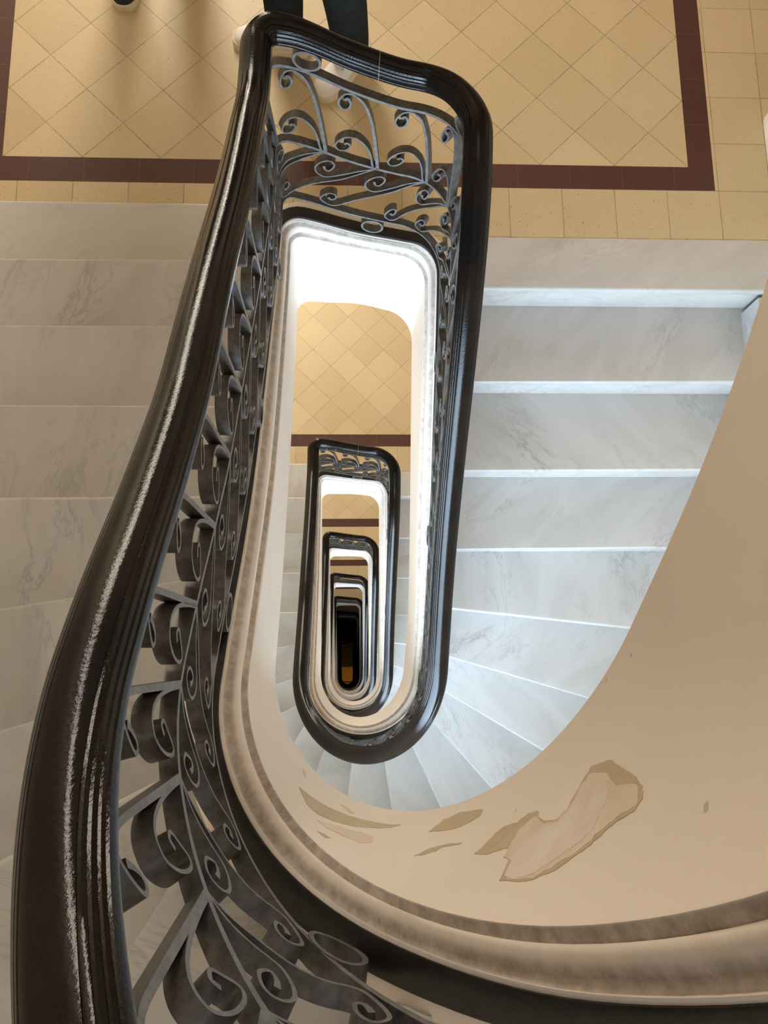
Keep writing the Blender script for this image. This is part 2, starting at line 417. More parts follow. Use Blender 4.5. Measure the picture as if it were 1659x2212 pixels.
# inner boundary: down the right side, round the end, up the left side
INNER = [(C_IN.xy(.6)[0], 1.70)] + [C_IN.xy(.585 + .835 * i / 400) for i in range(401)] + [(C_IN.xy(1.41)[0], 1.70)]
OUTER = list(reversed(OUT)); OUTER = [(WX1, 1.70)] + OUTER + [(WX0, 1.70)]
def nose_line(j, back=0.0):
    (x1, y1), (x2, y2) = NOSE[j]; dx, dy = x2 - x1, y2 - y1; l = math.hypot(dx, dy); dx /= l; dy /= l
    nx, ny = -dy, dx                       # towards the higher step
    p = (x1 + nx * back, y1 + ny * back)
    q = (x2 + nx * back, y2 + ny * back)                # start outside the string, look both ways
    oi, op = line_hit(OUTER, q, (dx, dy))
    ii, ip = line_hit(INNER, q, (-dx, -dy))
    return ii, ip, oi, op
def boundary(poly, a, b):
    """points of poly strictly between parameters a < b"""
    return [poly[i] for i in range(int(math.floor(a)) + 1, int(math.ceil(b))) if a < i < b]
def tread_poly(j):
    fi, fp, fo, fop = nose_line(j)
    if j == 0:
        return [fp, fop, (WX1, 1.588), (fp[0], 1.588)], (fp, fop)
    bi_, bp, bo_, bop = nose_line(j - 1, .045)
    # back edge goes a little under the riser of the step above
    inn = boundary(INNER, min(bi_, fi), max(bi_, fi)); out = boundary(OUTER, min(bo_, fo), max(bo_, fo))
    return [fp, fop] + list(reversed(out)) + [bop, bp] + inn, (fp, fop)
TH = .034
def make_step(j, parent):
    poly, (fp, fop) = tread_poly(j); z = -RISE * j
    bm = bmesh.new(); n = len(poly)
    vt = [bm.verts.new((x, y, z)) for x, y in poly]; vb = [bm.verts.new((x, y, z - TH)) for x, y in poly]
    bm.faces.new(vt); bm.faces.new(list(reversed(vb)))
    for i in range(n): bm.faces.new((vt[i], vb[i], vb[(i + 1) % n], vt[(i + 1) % n]))
    bmesh.ops.recalc_face_normals(bm, faces=bm.faces)
    bm.edges.ensure_lookup_table()
    ed = [e for e in bm.edges if set(e.verts) in ({vt[0], vt[1]}, {vb[0], vb[1]})]
    bmesh.ops.bevel(bm, geom=ed, offset=.011, segments=5, profile=.5, affect='EDGES')
    me = bpy.data.meshes.new('step'); bm.to_mesh(me); bm.free(); me.materials.append(M_MARBLE)
    o = bpy.data.objects.new('step', me); COL.objects.link(o); o.parent = parent
    auto_smooth(o, 40)
    # riser below the nosing, set back under it
    dx, dy = fop[0] - fp[0], fop[1] - fp[1]; l = math.hypot(dx, dy); nx, ny = -dy / l, dx / l
    q = [(fp[0] + nx * s, fp[1] + ny * s) for s in (.014, .05)]; q2 = [(fop[0] + nx * s, fop[1] + ny * s) for s in (.014, .05)]
    rz = prism('riser', [q[0], q2[0], q2[1], q[1]], z - RISE - .002, z - TH + .001, M_MARBLE, o)
    if 1 <= j <= 4 or 16 <= j <= 20:
        right = j <= 4
        ys = sorted([fop[1], NOSE[j - 1][1][1] if j else 1.588])
        xa, xb = (WX1 - .06, WX1) if right else (WX0, WX0 + .026)
        y0 = ys[0] - (.0 if right else 0.0)
        prism('skirting', [(xa, y0), (xb, y0), (xb, ys[1] - .01), (xa, ys[1] - .01)], z, z + .14, M_MARBLE, o)
    return o

# ------------------------------------------------------------------ the string along the well
BUMP = [(0, 0), (.04, .005), (.09, .003), (.14, -.004), (.25, -.0075), (.36, -.010), (.395, -.006), (.42, .0), (.46, .0035), (.54, .005), (.65, .0035), (.78, -.002), (.85, -.0075), (.88, -.0105), (.91, -.0095), (.955, -.006), (.985, -.0015), (1.0, .0)]
def string_section(u):
    c = CC.pt(u); g = CG.pt(u); l = CL.pt(u); n = CC.nrm(u); n3 = Vector((n[0], n[1], 0))
    w = .060
    P = [(Vector((c.x, c.y, l.z)) + n3 * w, 1.30), (c + n3 * w + Vector((0, 0, -.004)), 1.15)]
    for q, b in BUMP: P.append((c.lerp(g, q) - n3 * b, q * .385))
    for q in (.08, .25, .5, .75, 1.0): P.append((g.lerp(l, q), .40 + .6 * q))
    return P
def us(u0, u1, n): return [u0 + (u1 - u0) * i / n for i in range(n + 1)]
U0, U1 = .513, 1.513
def make_string(parent, n=260):
    secs = []; uv = []
    for u in us(U0, U1, n):
        P = string_section(u); secs.append([p for p, _ in P]); uv.append([v for _, v in P])
    V, F, U = sweep(secs)
    m = len(secs[0]); UV = [(i * 4.2 / n, uv[i][j]) for i in range(n + 1) for j in range(m)]
    o = mesh_obj('string_fascia', V, F, M_PLASTER, parent, uvs=UV)
    auto_smooth(o, 50); recalc(o)
    return o
def make_band(parent, n=260):
    secs = []
    for u in us(U0, U1, n):
        c = CC.pt(u); nn = CC.nrm(u); n3 = Vector((nn[0], nn[1], 0)); z = Vector((0, 0, 1))
        secs.append([c - n3 * .0015 - z * .016, c - n3 * .0015 + z * .004, c + n3 * .0015 + z * .007, c + n3 * .036 + z * .007, c + n3 * .039 + z * .004, c + n3 * .039 - z * .016])
    V, F, U = sweep(secs)
    o = mesh_obj('base_band', V, F, M_BAND, parent); auto_smooth(o, 40); recalc(o); return o
def make_soffit(parent, n=200):
    V = []; F = []
    for u in us(.60, 1.40, n):
        c = CC.xy(u); nn = CC.nrm(u); z = CL.z(u); x, y = c[0] + nn[0] * .03, c[1] + nn[1] * .03
        if y >= 0: wx, wy = (WX1 if x > 0 else WX0), y
        else:
            dx, dy = x - WC, y; l = math.hypot(dx, dy); wx, wy = WC + dx / l * WR, dy / l * WR
        V += [(x, y, z + .004), (wx, wy, z + .004)]
    for i in range(n): F.append((2 * i, 2 * i + 1, 2 * i + 3, 2 * i + 2))
    return mesh_obj('soffit', V, F, M_WALL, parent, smooth=True)

# ------------------------------------------------------------------ handrail
HALF = [(0, .046), (.008, .0455), (.0150, .0430), (.0195, .0390), (.0182, .0372), (.0222, .0360), (.0250, .0325), (.0238, .0308), (.0272, .0290), (.0300, .0240), (.0287, .0222),
        (.0318, .0205), (.0340, .0160), (.0328, .0142), (.0358, .0122), (.0378, .004), (.0378, -.003), (.0353, -.0050), (.0363, -.0075), (.0360, -.0110), (.0345, -.0135), (.0295, -.0155), (.0275, -.0205), (.012, -.022)]
PROF = HALF + [(-a, b) for a, b in reversed(HALF[1:])]
def rail_w(u):      # the rail is a little slimmer where it crosses the landing
    d = abs((u % 1.0) - .515); k = min(max((.085 - d) / .06, 0), 1); return 1 - .22 * k * k * (3 - 2 * k)
def make_rail(parent, n=360, ua=U0, ub=U1):
    secs = []
    for u in us(ua, ub, n):
        p = CR.pt(u); nn = CR.nrm(u); n3 = Vector((nn[0], nn[1], 0))
        w_ = rail_w(u); c = p - n3 * .0378 * w_
        secs.append([c + n3 * a * w_ + Vector((0, 0, b)) for a, b in PROF])
    V, F, U = sweep(secs)
    o = mesh_obj('handrail', V, F, M_WOOD, parent); auto_smooth(o, 28); recalc(o); return o
def make_seam(parent, u):
    secs = []
    for du in (-.00014, .00014):
        p = CR.pt(u + du); nn = CR.nrm(u + du); n3 = Vector((nn[0], nn[1], 0)); w_ = rail_w(u); c = p - n3 * .0378 * w_
        secs.append([c + n3 * a * w_ * 1.012 + Vector((0, 0, b * 1.012)) for a, b in PROF])
    V, F, U = sweep(secs)
    return tag(mesh_obj('handrail_joint', V, F, M_SEAM, parent), 'pale filled joint across the handrail')

# ------------------------------------------------------------------ ironwork in the (s, v) surface of the balustrade
LI = CI.L
def iron_base(u):
    x, y = CI.xy(u); zc = CC.z(u) + .006; zr = CR.z(u) - .075
    return x, y, zc, zr
def iron_zv(u, v):
    x, y, zc, zr = iron_base(u); return zc + v * (zr - zc)
def catmull(pts, sub):
    out = []
    for i in range(len(pts) - 1):
        p0 = pts[max(i - 1, 0)]; p1 = pts[i]; p2 = pts[i + 1]; p3 = pts[min(i + 2, len(pts) - 1)]
        for k in range(sub):
            w = k / sub
            out.append(tuple(b + .5 * w * (c - a + w * (2 * a - 5 * b + 4 * c - d + w * (3 * (b - c) + d - a))) for a, b, c, d in zip(p0, p1, p2, p3)))
    out.append(tuple(pts[-1])); return out
BW = .0115                      # half the radial width of the flat bars
def bar_geo(path, th, closed=False, end_grow=0.0, hw=BW, th1=None):
    """path: list of (s, z) in the unrolled surface -> verts, faces of a flat bar"""
    n = len(path); V = []; F = []
    for i, (s, z) in enumerate(path):
        a = path[(i - 1) % n] if closed else path[max(i - 1, 0)]
        b = path[(i + 1) % n] if closed else path[min(i + 1, n - 1)]
        ds, dz = b[0] - a[0], b[1] - a[1]; l = math.hypot(ds, dz) or 1e-6
        ns, nz = -dz / l, ds / l
        w_ = min(1.0, i / (n - 1) / .45)
        t = (th + ((th1 or th) - th) * w_) * (1 + (end_grow * max(0, (i / (n - 1) - .86) / .14) if end_grow else 0))
        for o, r in ((t / 2, hw), (t / 2, -hw), (-t / 2, -hw), (-t / 2, hw)):
            ss = s + ns * o; zz = z + nz * o; u = ss / LI
            x, y = CI.xy(u); nx, ny = CI.nrm(u)
            V.append((x + nx * r, y + ny * r, zz))
    m = n if closed else n - 1
    for i in range(m):
        k = (i + 1) % n
        for j in range(4): F.append((i * 4 + j, i * 4 + (j + 1) % 4, k * 4 + (j + 1) % 4, k * 4 + j))
    if not closed: F.append((3, 2, 1, 0)); F.append(tuple(range((n - 1) * 4, n * 4)))
    return V, F
def merge(geos):
    V = []; F = []
    for v, f in geos:
        o = len(V); V += v; F += [tuple(i + o for i in q) for q in f]
    return V, F
def iron_obj(name, geos, parent, m=None):
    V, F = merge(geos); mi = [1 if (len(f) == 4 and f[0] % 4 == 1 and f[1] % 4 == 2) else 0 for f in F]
    o = mesh_obj(name, V, F, [m or M_IRON, M_LIT_EDGE], parent, midx=mi); recalc(o); auto_smooth(o, 40); return o
JOINTS = [.0527, .0792, .1049, .1309, .1632, .1988, .2372, .2776, .3246, .3732, .4105, .4450, .4795, .5142, .5499, .5745, .5985, .6233, .6562, .6901,
          .7235, .757, .790, .823, .8555, .886, .9135, .938, .9615, .985, 1.0065, 1.0295]
JOINTS_TURN = sorted({round(j % 1.0, 4) for j in JOINTS})
UP = [(.006, .62), (-.0015, .72), (-.0108, .815), (-.020, .870), (-.032, .918), (-.048, .944), (-.0651, .9547), (-.0838, .944), (-.099, .9076), (-.1031, .876), (-.0938, .856), (-.0784, .868), (-.0707, .900), (-.0783, .9233), (-.0865, .910)]
STEM = [(.0, .545), (.0046, .62), (-.0030, .72), (-.0108, .793)]
LOW = [(-.002, .548), (-.007, .577), (-.0121, .6275), (-.0233, .672), (-.0443, .703), (-.0647, .7075), (-.085, .6926), (-.1055, .6536), (-.114, .6165), (-.104, .5985), (-.0854, .612), (-.0708, .6463), (-.079, .6611), (-.088, .650)]
SUP = [(0, .545), (-.0105, .5326), (-.0536, .4872), (-.0971, .4344), (-.1298, .395), (-.1515, .3773), (-.1703, .3886), (-.1757, .4182), (-.1642, .457), (-.1427, .4918), (-.126, .5001), (-.118, .4786), (-.1334, .4329), (-.146, .4328), (-.149, .452)]
SLOW = [(0, .540), (-.0169, .5162), (-.06, .455), (-.1023, .3955), (-.1919, .2897), (-.2324, .2335), (-.2556, .1979), (-.2788, .1761), (-.3014, .1834), (-.3121, .205), (-.3003, .2399), (-.282, .267), (-.2663, .2696), (-.2643, .2443), (-.2782, .2221), (-.288, .232)]
UPW = [(.004, .55), (.001, .70), (-.002, .85), (-.005, .925), (-.013, .952), (-.030, .950), (-.056, .912), (-.080, .868), (-.0885, .846), (-.083, .838), (-.070, .852), (-.056, .884), (-.047, .912)]
LOWW = [(-.001, .56), (-.003, .62), (-.009, .69), (-.018, .735), (-.031, .757), (-.050, .755), (-.078, .722), (-.101, .66), (-.110, .605), (-.105, .585), (-.093, .595), (-.074, .628), (-.058, .658), (-.053, .675), (-.060, .683), (-.076, .660)]
UPL = [(.010, .545)] + UP
def shape(uj, pts, sc, sub):
    """unit points (ds, v) about the joint at uj -> (s, z) path"""
    q = catmull(pts, sub); out = []
    for ds, v in q:
        s = uj * LI + ds * sc; out.append((s, iron_zv(s / LI, v)))
    return out
def vbar(u0, u1, v, n, th, hw=BW):
    return bar_geo([(u * LI, iron_zv(u, v)) for u in us(u0, u1, n)], th, hw=hw)
def ring_geo(uc, vc, rs, rz, n=28):
    s0 = uc * LI; z0 = iron_zv(uc, vc); e = .002
    slope = (iron_zv(uc + e, vc) - iron_zv(uc - e, vc)) / (2 * e * LI)
    return bar_geo([(s0 + rs * math.cos(2 * PI * i / n), z0 + rz * math.sin(2 * PI * i / n) + .35 * slope * rs * math.cos(2 * PI * i / n)) for i in range(n)], .007, closed=True, hw=.0125)
def make_iron(parent, sub=5, scrolls=True):
    js = [j for j in sorted([x + t for x in JOINTS_TURN for t in (0, 1)]) if U0 - .001 <= j <= U1 - .001]
    iron_obj('top_bar', [vbar(U0, U1, .968, 300, .0095)], parent)
    iron_obj('middle_bar', [vbar(U0, U1, .548, 300, .0095)], parent)
    iron_obj('bottom_bar', [vbar(U0, U1, .150, 300, .0075)], parent)
    if not scrolls: return
    ext = [js[-1] - 1] + js
    for i, j in enumerate(js):
        gap = (j - ext[i]) * LI
        sc = min(max(gap / .152, .70), 1.28)
        flat = .44 < j % 1.0 < .61
        iron_obj('upper_scroll', [bar_geo(shape(j, UPL if flat else UPW, sc, sub), .0102, th1=.0058, end_grow=.6), bar_geo(shape(j, LOW if flat else LOWW, sc, sub), .0062, th1=.0052, end_grow=.6)], parent)
        iron_obj('lower_scroll', [bar_geo(shape(j, SUP, sc, sub), .0052, end_grow=.6), bar_geo(shape(j, SLOW, sc, sub), .0052, end_grow=.6)], parent)
    for r0 in (1.015, 1.135, 1.255, 1.385, .5152, .645, .77, .895):
        iron_obj('ring', [ring_geo(r0, .086, .034, .034)], parent)
    for r0 in (1.08, 1.20, 1.335, 1.473, .574, .705, .83, .955):
        iron_obj('ring', [ring_geo(r0, 1.022, .033, .030)], parent)

# ------------------------------------------------------------------ one storey, then its copies down the well
def build_storey(labels_f, labels_b, scrolls=True, sub=5):
    st = empty('staircase', (0, 0, 0)); tag(st, labels_f, 'staircase')
    for j in range(21): make_step(j, st)
    make_string(st); make_soffit(st)
    ba = empty('balustrade', (0, 0, 0)); tag(ba, labels_b, 'balustrade')
    make_rail(ba); make_seam(ba, U0 + .0008); make_band(ba); make_iron(ba, sub)
    return st, ba
ORD = ['', 'second', 'third', 'fourth', 'fifth', 'sixth', 'seventh', 'eighth', 'ninth', 'tenth', 'eleventh']
FL = {-1: 'nearest white marble stair flight, rising at left from the brown-bordered landing under the camera',
      0: 'white marble stair flight descending at right from the landing where people stand'}
BL = {-1: 'nearest black balustrade with glossy handrail sweeping down the left side to the landing',
      0: 'black balustrade running down the right side and round the first oval below the landing'}
DEEP = ['second', 'third', 'fourth', 'fifth', 'sixth', 'seventh', 'eighth', 'ninth', 'tenth']
st0, ba0 = build_storey(FL[0], BL[0])
def relabel(st, ba, k):
    if k in FL: tag(st, FL[k], 'staircase'); tag(ba, BL[k], 'balustrade')
    elif k <= 9:
        d = DEEP[k - 1]; tone = 'lit cream-edged' if k < 4 else 'dim grey' if k < 6 else 'dark shadowed'
        tag(st, '%s stair flight %s level down the well below the landing with people' % (tone, d), 'staircase')
        tag(ba, 'black balustrade forming the %s nested oval down the well' % ['', 'second', 'third', 'fourth', 'fifth', 'sixth', 'seventh', 'eighth', 'ninth', 'tenth'][k], 'balustrade')
for k in [-1] + list(range(1, 10)):
    s2 = copy_tree(st0, None, -H * k)
    if k <= 2: b2 = copy_tree(ba0, None, -H * k)
    else:
        b2 = ba0.copy(); COL.objects.link(b2); b2.location.z = -H * k
        for ch in ba0.children:
            if ch.name.split('.')[0] in ('handrail', 'base_band', 'top_bar', 'middle_bar', 'bottom_bar'):
                c = ch.copy(); COL.objects.link(c); c.parent = b2
    relabel(s2, b2, k)

# ------------------------------------------------------------------ peeled paint on the fascia above the winders
PEEL = [
 ('peeling_paint', 'large flake of exposed olive and bare plaster', M_OLIVE, .0008, [(-0.0236, 0.459), (-0.0322, 0.597), (-0.0357, 0.626), (-0.0383, 0.616), (-0.0427, 0.649), (-0.045, 0.638), (-0.0439, 0.593), (-0.0445, 0.552), (-0.0466, 0.531), (-0.051, 0.567), (-0.0572, 0.641), (-0.0622, 0.686), (-0.0654, 0.654), (-0.066, 0.63), (-0.064, 0.582), (-0.0622, 0.531), (-0.0635, 0.529), (-0.065, 0.499), (-0.0639, 0.454), (-0.0617, 0.411), (-0.0586, 0.384), (-0.0555, 0.384), (-0.0513, 0.363), (-0.0476, 0.333), (-0.0431, 0.304), (-0.0365, 0.253), (-0.0314, 0.232), (-0.0261, 0.246), (-0.0299, 0.355), (-0.0339, 0.442), (-0.0315, 0.462), (-0.0264, 0.439)]),
 ('peeling_paint', 'tan under-coat showing round the bare plaster', M_TAN, .0012, [(-0.0300, 0.40), (-0.0375, 0.56), (-0.0435, 0.61), (-0.0435, 0.535), (-0.0466, 0.520), (-0.051, 0.560), (-0.0566, 0.630), (-0.0610, 0.655), (-0.0628, 0.600), (-0.0612, 0.520), (-0.0628, 0.500), (-0.0635, 0.465), (-0.0600, 0.400), (-0.0560, 0.400), (-0.0513, 0.375), (-0.0455, 0.330), (-0.0393, 0.290), (-0.0330, 0.240), (-0.0276, 0.250), (-0.0318, 0.36)]),
 ('peeling_paint', 'bare white plaster in the middle of the flake', M_BARE, .0016, [(-0.0276, 0.269), (-0.034, 0.427), (-0.0403, 0.538), (-0.0438, 0.597), (-0.0428, 0.515), (-0.046, 0.505), (-0.051, 0.555), (-0.0566, 0.615), (-0.0596, 0.625), (-0.0610, 0.600), (-0.0600, 0.545), (-0.0574, 0.489), (-0.053, 0.430), (-0.0501, 0.395), (-0.0455, 0.357), (-0.0393, 0.313), (-0.033, 0.259), (-0.0292, 0.245)]),
 ('peeling_paint', 'long olive strip of peeled paint', M_OLIVE, .0008, [(0.0388, 0.456), (0.032, 0.48), (0.0212, 0.615), (0.011, 0.696), (0.0026, 0.744), (-0.0042, 0.779), (-0.0004, 0.71), (0.0077, 0.615), (0.0178, 0.481), (0.027, 0.359), (0.0332, 0.342)]),
 ('peeling_paint', None, M_TAN, .0008, [(0.0271, 0.272), (0.0201, 0.399), (0.0102, 0.51), (0.006, 0.506), (0.0063, 0.437), (0.0106, 0.358), (0.016, 0.33), (0.0229, 0.276)]),
 ('peeling_paint', None, M_OLIVE, .0008, [(-0.0133, 0.707), (-0.0193, 0.835), (-0.0262, 0.885), (-0.0329, 0.839), (-0.0307, 0.783), (-0.0263, 0.747), (-0.0215, 0.718), (-0.0179, 0.711)]),
 ('peeling_paint', None, M_OLIVE, .0008, [(-0.0066, 0.414), (-0.0125, 0.52), (-0.0174, 0.564), (-0.0218, 0.569), (-0.0211, 0.552), (-0.016, 0.535), (-0.0108, 0.455)]),
 ('peeling_paint', None, M_TAN, .0008, [(0.0413, 0.80), (0.0392, 0.815), (0.0378, 0.70), (0.0395, 0.735)]),
 ('peeling_paint', None, M_TAN, .0008, [(0.02, 0.767), (0.0164, 0.791), (0.0134, 0.735), (0.0154, 0.708), (0.0177, 0.74)]),
 ('peeling_paint', None, M_OLIVE, .0008, [(0.026, 0.136), (0.0236, 0.174), (0.021, 0.186), (0.0227, 0.141)]),
]
def in_poly(p, poly):
    x, y = p; c = False; n = len(poly)
    for i in range(n):
        (x1, y1), (x2, y2) = poly[i], poly[i - 1]
        if (y1 > y) != (y2 > y) and x < (x2 - x1) * (y - y1) / (y2 - y1) + x1: c = not c
    return c
def fascia_pt(u, w, lift):
    g = CG.pt(u).lerp(CL.pt(u), w); n = CG.nrm(u)
    return g - Vector((n[0], n[1], 0)) * lift
def ragged(poly, amp):
    out = []; rr = random.Random(len(poly) * 31 + int(poly[0][1] * 1000))
    n = len(poly)
    for i in range(n):
        (a, b), (c, d) = poly[i], poly[(i + 1) % n]
        for k in range(4):
            w = k / 4; j = amp if k else amp * .3
            out.append((a + (c - a) * w + rr.uniform(-j, j) * .06, b + (d - b) * w + rr.uniform(-j, j)))
    return out
def make_peel(name, label, m, lift, poly, parent):
    """a paper-thin flake edge: the exposed under-layer as a patch lying on the curved plaster"""
    poly = ragged(poly, .004)
    bm = bmesh.new()
    vs = [bm.verts.new((u * 20, w, 0)) for u, w in poly]
    f = bm.faces.new(vs)
    bmesh.ops.triangulate(bm, faces=[f])
    for _ in range(3):
        ed = [e for e in bm.edges if e.calc_length() > .03]
        if ed: bmesh.ops.subdivide_edges(bm, edges=ed, cuts=1)
        bmesh.ops.triangulate(bm, faces=bm.faces)
    for v in bm.verts: v.co = fascia_pt(v.co.x / 20, v.co.y, lift)
    bmesh.ops.recalc_face_normals(bm, faces=bm.faces)
    ext = bmesh.ops.extrude_face_region(bm, geom=list(bm.faces))
    for v in [g for g in ext['geom'] if isinstance(g, bmesh.types.BMVert)]:
        n = CG.nrm(0.0)
        v.co = v.co + (Vector((WC, .3, v.co.z)) - v.co).normalized() * -lift * 0.9
    bmesh.ops.recalc_face_normals(bm, faces=bm.faces)
    me = bpy.data.meshes.new(name); bm.to_mesh(me); bm.free(); me.materials.append(m)
    o = bpy.data.objects.new(name, me); COL.objects.link(o); o.parent = parent
    o.location.z = 0
    if label: o['label'] = label
    return o
stair_top = [o for o in bpy.data.objects if o.type == 'EMPTY' and o.get('label') == FL[-1]][0]
for p in PEEL:
    o = make_peel(*p, parent=stair_top)
    o.location.z = -H                       # the nearest flight's Empty sits one storey up

# ------------------------------------------------------------------ half-landing windows and landing lamps
M_FRAME = simple('window_paint', (0.66, 0.66, 0.62), (0.72, 0.72, 0.68), 0.4)
M_GLASS = emit('daylit_glass', (0.80, 0.90, 1.0), 1.0)
WZ0, WZ1, WXC, WW, WY = -.75, 1.10, -.25, 1.50, -1.36
M_OPAL = emit('opal_lamp_glass', (1.0, .74, .42), 3.0)
M_BRASS = mat('brass_fitting', (0.45, .33, .14), .35, 1.0)[0]
for k in range(-1, 5):
    z = -H * k
    w = tag(empty('window_%d' % (k + 2), (WXC, WY, z)), kind='structure')
    fr = .06
    for lo, hi in (((-WW / 2 - fr, -.09, WZ0 - fr), (-WW / 2, .02, WZ1 + fr)), ((WW / 2, -.09, WZ0 - fr), (WW / 2 + fr, .02, WZ1 + fr)),
                   ((-WW / 2, -.09, WZ1), (WW / 2, .02, WZ1 + fr)), ((-WW / 2 - .03, -.09, WZ0 - fr), (WW / 2 + .03, .06, WZ0)),
                   ((-.03, -.06, WZ0), (.03, .0, WZ1)), ((-WW / 2, -.05, WZ0 + 1.35), (WW / 2, -.01, WZ0 + 1.39))):
        box('window_frame', lo, hi, M_FRAME, w)
    box('window_pane', (-WW / 2, -.07, WZ0), (WW / 2, -.062, WZ1), M_GLASS, w)
    area('window_daylight', (0, .03, (WZ0 + WZ1) / 2), (PI / 2, 0, 0), WW, WZ1 - WZ0, WIN_POWER[k], WIN_COL, w, 125)
# tall glazed landing window in the back wall of every landing
M_PANE = emit('bright_glass', (1.0, .90, .74), 8.0)
BX, BW_, BZ0, BZ1 = -.80, .72, .45, 2.85
for k in range(-1, 5):
    w = tag(empty('window_%d' % (k + 12), (BX, 4.70, -H * k)), kind='structure')
    for lo, hi in (((-BW_ / 2 - .07, -.05, BZ0 - .07), (-BW_ / 2, 0, BZ1 + .07)), ((BW_ / 2, -.05, BZ0 - .07), (BW_ / 2 + .07, 0, BZ1 + .07)),
                   ((-BW_ / 2, -.05, BZ1), (BW_ / 2, 0, BZ1 + .07)), ((-BW_ / 2 - .03, -.09, BZ0 - .07), (BW_ / 2 + .03, 0, BZ0)), ((-BW_ / 2, -.03, 2.12), (BW_ / 2, -.012, 2.17))):
        box('window_frame', lo, hi, M_FRAME, w)
    box('window_pane', (-BW_ / 2, -.010, BZ0), (BW_ / 2, -.004, BZ1), M_PANE, w)
    area('landing_daylight', (0, -.035, (BZ0 + BZ1) / 2), (PI / 2, 0, PI), BW_, BZ1 - BZ0, LAMP_POWER[k], LAMP_COL, w)
M_LIT_FLOOR = simple('amber_lit_floor', (0.60, 0.33, 0.07), (0.68, 0.40, 0.10), 0.8, 12.0)  # pool of warm light on the ground floor, painted as an amber sheet
M_STRIPE = simple('dark_stripe', (0.05, 0.03, 0.02), (0.07, 0.045, 0.03), 0.8, 12.0)
mt = tag(box('lit_floor_patch', (-.30, -.75, BOTTOM), (.50, .56, BOTTOM + .012), M_LIT_FLOOR), 'small patch of amber-lit floor at the very bottom of the well', 'mat')  # painted pool of light on the ground floor, not a mat
box('floor_stripe', (-.30, -.20, BOTTOM + .010), (.50, -.13, BOTTOM + .014), M_STRIPE, mt)
# warm bulb over the ground floor at the very bottom of the well
gl = tag(empty('ground_lamp', (.5, -.3, BOTTOM + 2.4)), 'amber lamp over the small lit floor patch at the very bottom of the well', 'lamp')
me = bpy.data.meshes.new('bulb'); bm = bmesh.new(); bmesh.ops.create_uvsphere(bm, u_segments=16, v_segments=10, radius=.07); bm.to_mesh(me); bm.free()
me.materials.append(M_OPAL); ob = bpy.data.objects.new('bulb', me); COL.objects.link(ob); ob.parent = gl
box('lamp_bracket', (-.01, -.01, .06), (.01, .01, .30), M_BRASS, gl)
area('ground_light', (0, 0, -.1), (0, 0, 0), .4, .4, 7.0, (1.0, .62, .22), gl)

# ------------------------------------------------------------------ the people on the landing
M_SKIN = simple('skin', (0.50, 0.32, 0.23), (0.56, 0.37, 0.27), 0.5)
M_TROUSER = simple('black_trousers', (0.010, 0.011, 0.011), (0.018, 0.019, 0.019), 0.9, 40.0, spec=.1, bump=.3)
M_TOP = simple('dark_jacket', (0.03, 0.035, 0.05), (0.045, 0.05, 0.065), 0.85, 30.0)
M_HAIR = simple('dark_hair', (0.02, 0.013, 0.01), (0.035, 0.024, 0.018), 0.6, 60.0)
M_WHITE = simple('white_leather', (0.74, 0.70, 0.68), (0.80, 0.76, 0.74), 0.45, 20.0)
M_SOLE = simple('cream_rubber', (0.66, 0.57, 0.42), (0.72, 0.63, 0.48), 0.6, 20.0)
M_NAVY = simple('dark_canvas', (0.012, 0.012, 0.016), (0.022, 0.022, 0.028), 0.8, 90.0)
M_LACE = simple('grey_laces', (0.30, 0.29, 0.28), (0.50, 0.49, 0.47), 0.8, 60.0)
M_GOLD = mat('gold_print', (0.55, .40, .16), .5)[0]
def skin_obj(name, verts, edges, radii, m, parent, root=0, sub=2):
    me = bpy.data.meshes.new(name); me.from_pydata(verts, edges, []); me.materials.append(m)
    o = bpy.data.objects.new(name, me); COL.objects.link(o); o.parent = parent
    s = o.modifiers.new('skin', 'SKIN'); s.use_smooth_shade = True
    for i, r in enumerate(radii):
        d = me.skin_vertices[0].data[i]; d.radius = r if isinstance(r, tuple) else (r, r); d.use_root = (i == root)
    if sub:
        b = o.modifiers.new('subdivision', 'SUBSURF'); b.levels = sub; b.render_levels = sub
    return o
